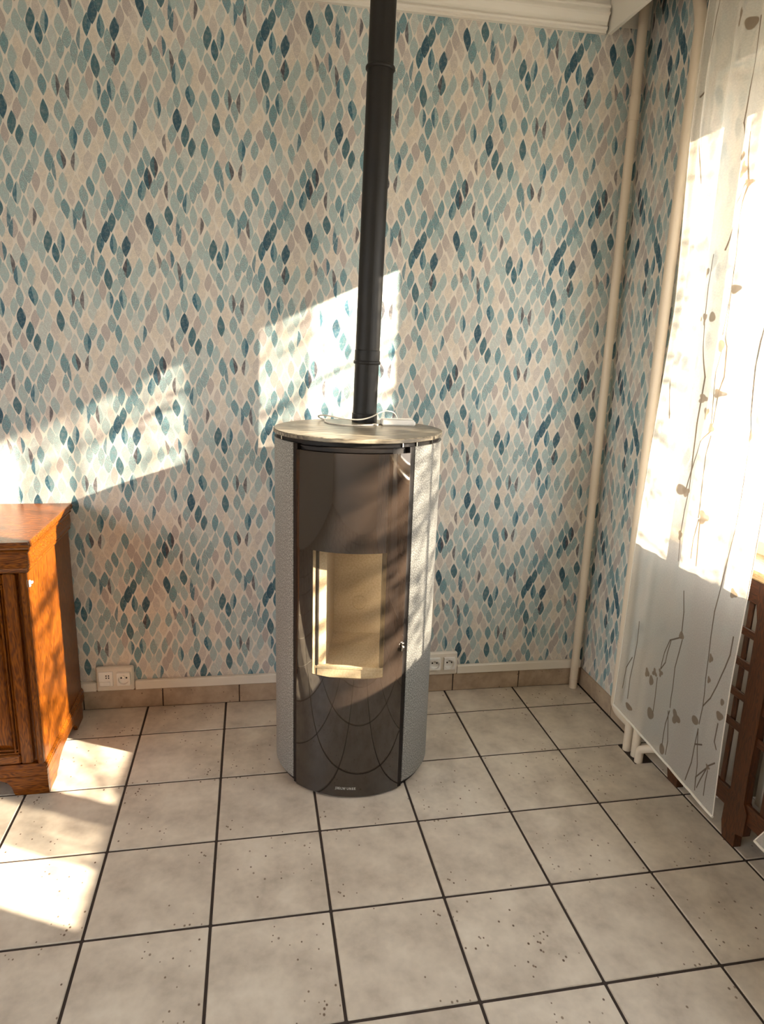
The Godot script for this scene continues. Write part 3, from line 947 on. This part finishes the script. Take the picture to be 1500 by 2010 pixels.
func on_walls() -> void:
	var W := wall_xf()
	var st: SurfaceTool
	# plastic trunking on top of the skirting
	var t := thing("cable_trunking", "cream plastic cable trunking running along the top of the skirting", "trunking")
	t.transform = W
	for x in [[-4.6, -0.615], [-0.14, 3.70], [4.155, 6.0]]:
		st = mb()
		tb(st, x[0], x[1], 0.268, 0.392, -0.034, 0.030, 0.003)
		obj("cover", st, M.plastic, t)
	# double blocks
	var a := thing("wall_socket", "cream plate with phone jack and single socket beside the sideboard", "socket")
	a.transform = W * Transform3D(Basis(), Vector3(-0.375, 0, 0) * U)
	st = mb()
	tb(st, -0.235, 0.225, 0.268, 0.60, -0.034, 0.035, 0.005)
	obj("plate", st, M.plastic, a)
	st = mb()
	tb(st, -0.205, -0.025, 0.345, 0.55, 0.035, 0.052, 0.002)
	var jack := obj("phone_jack", st, M.white_plastic, a)
	st = mb()
	tb(st, -0.19, -0.06, 0.355, 0.415, 0.050, 0.060, 0.0015)
	obj("flap", st, M.white_plastic, jack)
	for p in [[-0.115, 0.455], [-0.085, 0.455], [-0.115, 0.485], [-0.085, 0.485]]:
		st = mb()
		tb(st, p[0], p[0] + 0.016, p[1], p[1] + 0.018, 0.050, 0.0535, 0.0003)
		obj("contact", st, M.hole, jack)
	outlet(a, Vector3(0.105 * U, 0.445 * U, 0.035 * U + 0.004))
	var b := thing("wall_socket", "cream plate with two round sockets right of the stove", "socket")
	b.transform = W * Transform3D(Basis(), Vector3(3.93, 0, 0) * U)
	st = mb()
	tb(st, -0.225, 0.22, 0.268, 0.60, -0.034, 0.035, 0.005)
	obj("plate", st, M.plastic, b)
	outlet(b, Vector3(-0.105 * U, 0.448 * U, 0.035 * U + 0.004))
	outlet(b, Vector3(0.105 * U, 0.448 * U, 0.035 * U + 0.004))
	# heating pipes
	var r := 0.0165
	var p1 := thing("heating_pipe", "straight cream heating pipe standing in the corner, left of the other", "pipe", Vector3(5.875, 0, -0.452) * U)
	st = mb()
	tube(st, [Vector3(0, 0.0, 0), Vector3(0, 8.98 * U, 0)], r, 18)
	obj("tube", st, M.pipe, p1)
	st = mb()
	lathe(st, [Vector2(r, 7.36 * U), Vector2(r + 0.0028, 7.36 * U), Vector2(r + 0.0028, 7.62 * U), Vector2(r, 7.62 * U)], 18)
	obj("coupling", st, M.pipe, p1)
	st = mb()
	lathe(st, [Vector2(r, 0.13 * U), Vector2(r + 0.001, 0.13 * U), Vector2(r + 0.001, 0.142 * U), Vector2(r, 0.142 * U)], 18)
	obj("joint_ring", st, M.pipe, p1)
	st = mb()
	tb(st, -0.03, 0.03, 7.54, 7.57, -0.11, -0.05, 0.001)
	obj("bracket", st, M.plastic, p1)
	var p2 := thing("heating_pipe", "cream heating pipe on the right wall, along the curtain's edge", "pipe", Vector3(5.94, 0.2, 0.58) * U)
	var pp := [Vector3(0.0, 0.05, 0.40), Vector3(0.0, 0.05, 0.16), Vector3(0, 0.07, 0.06), Vector3(0, 0.14, 0.0), Vector3(0, 0.3, 0), Vector3(0, 1.0, 0), Vector3(0, 4.0, 0), Vector3(0, 7.3, 0.02), Vector3(0, 7.75, 0.02), Vector3(-0.01, 8.0, -0.04), Vector3(-0.03, 8.3, -0.14), Vector3(-0.03, 8.75, -0.16)]
	for i in pp.size(): pp[i] *= U
	st = mb()
	tube(st, smooth_path(pp, 6), 0.0185, 18)
	obj("tube", st, M.pipe, p2)
	st = mb()
	lathe(st, [Vector2(0.0185, 0.90 * U), Vector2(0.0205, 0.90 * U), Vector2(0.0205, 0.97 * U), Vector2(0.0185, 0.97 * U)], 18)
	obj("coupling", st, M.pipe, p2)
	st = mb()
	tb(st, -0.02, 0.09, 0.10, 0.16, 0.05, 0.11, 0.002)
	obj("bracket", st, M.plastic, p2)
	# pipes rising out of the hole in the floor
	for d in [[5.838, 1.10, "grey heating pipe rising from the floor hole, nearest the corner"], [5.868, 1.235, "cream heating pipe rising from the middle of the floor hole"]]:
		var q := thing("riser_pipe", d[2], "pipe", Vector3(d[0], -0.008 / U, d[1]) * U)
		st = mb()
		tube(st, [Vector3(0, 0, 0), Vector3(0, 0.16, 0), Vector3(0.004, 0.40, 0.004)], 0.0155, 16)
		obj("tube", st, M.pipe, q)
	var e := thing("riser_pipe", "cream heating pipe bending over the floor hole towards the radiator", "pipe", Vector3(5.84, -0.008 / U, 1.36) * U)
	st = mb()
	tube(st, smooth_path([Vector3(0, 0, 0), Vector3(0, 0.03, 0), Vector3(0.002, 0.055, 0.004), Vector3(0.022, 0.075, 0.03), Vector3(0.052, 0.078, 0.045), Vector3(0.12, 0.08, 0.05)], 6), 0.0145, 16)
	obj("tube", st, M.pipe, e)

# ---------------------------------------------------------------- window side
func curtain(called_label: String, zl: Array, zr: Array, hem_l: float, hem_r: float, x_at: float, folds: float, sd: float, shift: float) -> void:
	var x0 := x_at * U
	var c := thing("sheer_curtain", called_label, "curtain", Vector3(x0, 0, 0), 0.0, "sheer curtains at the window")
	var nu := 110
	var nv := 90
	var top := 8.78 * U
	var edge := func(list: Array, y: float) -> float:
		for i in list.size() - 1:
			if y <= list[i][0] and y >= list[i + 1][0]:
				return lerpf(list[i + 1][1], list[i][1], (y - list[i + 1][0]) / (list[i][0] - list[i + 1][0]))
		return list[0][1] if y > list[0][0] else list[-1][1]
	var P := []
	var T := []
	for j in nv + 1:
		var row := []
		var trow := []
		for i in nu + 1:
			var u := float(i) / nu
			var hem := lerpf(hem_l, hem_r, u) * U
			var y := lerpf(hem, top, float(j) / nv)
			var z0: float = edge.call(zl, y / U)
			var z1: float = edge.call(zr, y / U)
			var z := lerpf(z0, z1, u) * U
			var amp := lerpf(0.0006, 0.013, smoothstep(0.1, 1.0, y / top))
			var ph := u * folds * TAU + sd + 0.5 * sin(y * 2.1 + sd)
			var dx := amp * sin(ph) + 0.35 * amp * sin(ph * 2.13 + 1.3 + y * 1.7) + 0.004 * sin(y * 5.0 + u * 3.0)
			var dz := 0.35 * amp * cos(ph) * (1.0 if i > 0 and i < nu else 0.0)
			row.append(Vector3(dx, y, z + dz))
			trow.append(Vector2((z - shift - CZ0) / (CZ1 - CZ0), (CY1 - y) / CY1))
		P.append(row)
		T.append(trow)
	var st := mb()
	st.set_smooth_group(1)
	for j in nv:
		for i in nu:
			for k in [[0, 0], [1, 0], [1, 1], [0, 0], [1, 1], [0, 1]]:
				st.set_uv(T[j + k[1]][i + k[0]])
				st.add_vertex(P[j + k[1]][i + k[0]])
	obj("cloth", st, M.curtain, c)
	var line := []
	for i in range(0, nu + 1, 2): line.append(P[0][i] + Vector3(0, -0.002, 0))
	st = mb()
	tube(st, line, 0.0042, 8)
	obj("hem", st, M.hem, c)
	for i in [0, nu]:
		line = []
		for j in range(0, nv + 1, 2): line.append(P[j][i])
		st = mb()
		tube(st, line, 0.0016, 6)
		obj("selvedge", st, M.hem, c)

func window_side() -> void:
	curtain("long sheer white curtain embroidered with leafy vines, hanging beside the cream pipe", [[8.8, 1.17], [6.79, 1.15], [5.18, 1.21], [2.49, 1.05], [0.5, 0.98]], [[8.8, 2.86], [1.8, 2.85], [0.4, 2.90]], 0.555, 0.445, 5.65, 5.0, 0.6, 0.0)
	curtain("second sheer curtain, only its lower corner showing at the picture's right edge", [[8.8, 4.7], [4.0, 4.62], [2.8, 4.42], [1.6, 3.95], [0.5, 3.36]], [[8.8, 5.3], [0.4, 5.1]], 0.60, 0.56, 5.65, 6.0, 2.2, 0.72)
	var st: SurfaceTool
	# radiator in the niche
	var rd := thing("radiator", "pale column radiator standing in the niche behind the wooden cover", "radiator", Vector3(6.42, 0, 2.0) * U)
	for k in 15:
		st = mb()
		var z := k * 0.066
		cbox(st, Vector3(-0.05, 0.10, z), Vector3(0.05, 0.70, z + 0.052), 0.016)
		obj("column", st, M.radiator, rd)
	for z in [0.0, 0.924]:
		st = mb()
		cbox(st, Vector3(-0.03, 0.0, z + 0.012), Vector3(0.03, 0.102, z + 0.040), 0.004)
		obj("foot", st, M.radiator, rd)
	st = mb()
	tube(st, [Vector3(0, 0.14, 0.02), Vector3(0, 0.14, 0.955)], 0.018, 12)
	obj("header", st, M.radiator, rd)
	st = mb()
	tube(st, [Vector3(0, 0.66, 0.02), Vector3(0, 0.66, 0.955)], 0.018, 12)
	obj("header", st, M.radiator, rd)
	# wooden radiator cover below the window
	var cv := thing("radiator_cover", "dark wooden radiator cover with slatted openings under the window", "radiator cover", Vector3(6.03, 0, 2.76) * U)
	var off := -cv.position
	var add := func(called: String, s: SurfaceTool, m: Material) -> void:
		var o := obj(called, s, m, cv)
		o.position = off
	for z in [1.82, 2.76, 4.2, 5.55]:
		st = mb()
		var poly := [Vector2(z - 0.10, 0), Vector2(z + 0.07, 0), Vector2(z + 0.07, 0.15), Vector2(z + 0.16, 0.19), Vector2(z + 0.165, 0.44), Vector2(z + 0.11, 0.52), Vector2(z + 0.10, 0.8), Vector2(z + 0.11, 1.2), Vector2(z + 0.12, 2.3), Vector2(z + 0.17, 2.5), Vector2(z + 0.17, 2.675), Vector2(z - 0.17, 2.675), Vector2(z - 0.17, 2.5), Vector2(z - 0.12, 2.3), Vector2(z - 0.11, 1.2), Vector2(z - 0.10, 0.8), Vector2(z - 0.09, 0.55), Vector2(z - 0.135, 0.42), Vector2(z - 0.14, 0.16)]
		prism(st, poly, Vector3(5.99 * U, 0.001, 0), Vector3.BACK * U, Vector3.UP * U, Vector3.RIGHT * (0.085 * U))
		add.call("post", st, M.oak_v)
	for bay in [[1.90, 2.68], [2.84, 4.12], [4.28, 5.47]]:
		st = mb()
		tb(st, 6.01, 6.06, 0.32, 0.52, bay[0], bay[1], 0.003)
		add.call("bottom_rail", st, M.oak_z)
		st = mb()
		tb(st, 6.01, 6.06, 2.44, 2.672, bay[0], bay[1], 0.003)
		add.call("top_rail", st, M.oak_z)
		var n := 4 if bay[0] < 2.0 else 6
		for k in range(1, n):
			st = mb()
			var z := lerpf(bay[0], bay[1], float(k) / n)
			tb(st, 6.035, 6.06, 0.5, 2.46, z - 0.032, z + 0.032, 0.002)
			add.call("upright_slat", st, M.oak_v)
		for y in [1.18, 1.50, 1.82, 2.14]:
			st = mb()
			tb(st, 6.012, 6.034, y - 0.042, y + 0.042, bay[0], bay[1], 0.002)
			add.call("cross_slat", st, M.oak_z)
	st = mb()
	tb(st, 6.0, 6.06, 2.44, 2.672, 1.0, 1.64, 0.003)
	add.call("end_rail", st, M.oak_z)
	st = mb()
	tb(st, 6.0, 6.06, 2.44, 2.672, 5.7, 6.5, 0.003)
	add.call("end_rail", st, M.oak_z)
	st = mb()
	tb(st, 5.965, 6.745, 2.678, 2.765, 0.9, 6.58, 0.006)
	var o := obj("shelf", st, M.shelf, cv)
	o.position = off
	tag(o, "pale wooden shelf board of the cover, in full sun")

# bare tree in the garden whose branches break up the sunlight
func tree() -> void:
	var t := thing("garden_tree", "sparse leafy tree in the garden outside the window", "tree", Vector3(3.35, -0.45, 0.24))
	rng.seed = 12
	var st := mb()
	tube(st, smooth_path([Vector3(0, 0, 0), Vector3(0.03, 1.2, 0.02), Vector3(-0.02, 2.6, 0.0), Vector3(0.04, 4.4, 0.05)], 5), 0.07, 12, 0.03)
	obj("trunk", st, M.bark, t)
	var lv := mb()
	for k in 30:
		st = mb()
		var y := lerpf(1.75, 3.45, k / 29.0) + rng.randf_range(-0.04, 0.04)
		var L := rng.randf_range(1.5, 2.05)
		var rise := rng.randf_range(-0.75, 0.05)
		var dx := rng.randf_range(-0.35, 0.5)
		var a := Vector3(0, y, 0.02)
		var b := Vector3(dx * 0.5, y + rise * 0.35 + rng.randf_range(-0.03, 0.08), L * 0.5)
		var c := Vector3(dx, y + rise * 0.8, L)
		var path := smooth_path([a, b, c], 7)
		tube(st, path, rng.randf_range(0.006, 0.011), 7, 0.0025)
		for j in range(5, path.size()):
			for m in 2:
				var p: Vector3 = path[j]
				var q := p + Vector3(rng.randf_range(-0.16, 0.16), rng.randf_range(-0.16, 0.05), rng.randf_range(0.08, 0.28))
				tube(st, [p, p.lerp(q, 0.5) + Vector3(0, rng.randf_range(-0.02, 0.03), 0), q], 0.004, 5, 0.0016)
				for n in 4:
					if rng.randf() < 0.45: continue
					var at := p.lerp(q, rng.randf_range(0.2, 1.0))
					var d := Vector3(rng.randf_range(-0.5, 0.5), rng.randf_range(-0.9, 0.0), rng.randf_range(0.2, 1.0)).normalized()
					var w := d.cross(Vector3(rng.randf_range(-1, 1), rng.randf_range(-1, 1), rng.randf_range(-1, 1))).normalized()
					var ll := rng.randf_range(0.026, 0.05)
					var ww := ll * 0.28
					quad(lv, at, at + d * ll * 0.45 + w * ww, at + d * ll, at + d * ll * 0.45 - w * ww, d.cross(w))
		obj("branch", st, M.bark, t)
	var leaves := obj("leaves", lv, M.leaf, t)
	leaves.set_meta("kind", "stuff")

# ---------------------------------------------------------------- the scene
func _ready() -> void:
	# camera
	var cam := Camera3D.new()
	cam.name = "camera"
	cam.position = Vector3(1.40619, 4.70197, 7.82324) * U
	cam.rotation = Vector3(-0.2401896, -0.1903067, 0.0313397)
	cam.keep_aspect = Camera3D.KEEP_HEIGHT
	cam.fov = rad_to_deg(2.0 * atan(1005.0 / 1340.194))
	cam.near = 0.05
	cam.far = 200.0
	add_child(cam)
	cam.current = true
	# sky and exposure
	var env := Environment.new()
	env.background_mode = Environment.BG_SKY
	var sky := Sky.new()
	var sm := ProceduralSkyMaterial.new()
	sm.sky_top_color = Color(0.74, 0.78, 0.83)
	sm.sky_horizon_color = Color(0.925, 0.91, 0.885)
	sm.ground_bottom_color = Color(0.45, 0.44, 0.38)
	sm.ground_horizon_color = Color(0.80, 0.80, 0.78)
	sm.sky_energy_multiplier = 3.2
	sm.ground_energy_multiplier = 1.6
	sky.sky_material = sm
	env.sky = sky
	env.tonemap_mode = Environment.TONE_MAPPER_LINEAR
	env.tonemap_exposure = 0.99
	env.sdfgi_enabled = true
	env.ssao_enabled = true
	env.ssil_enabled = true
	var we := WorldEnvironment.new()
	we.name = "world"
	we.environment = env
	add_child(we)
	# low winter sun through the window on the right
	var sun := DirectionalLight3D.new()
	sun.name = "sun"
	sun.light_color = Color(1.0, 0.945, 0.85)
	sun.light_energy = 13.0
	sun.light_angular_distance = 0.55
	sun.shadow_enabled = true
	sun.sky_mode = DirectionalLight3D.SKY_MODE_LIGHT_ONLY
	add_child(sun)
	sun.look_at_from_position(Vector3(8, 5, 5), Vector3(8, 5, 5) + Vector3(-1, -0.455, -0.512), Vector3.UP)

	materials()
	setting()
	sideboard()
	stove()
	window_side()
	on_walls()
	tree()
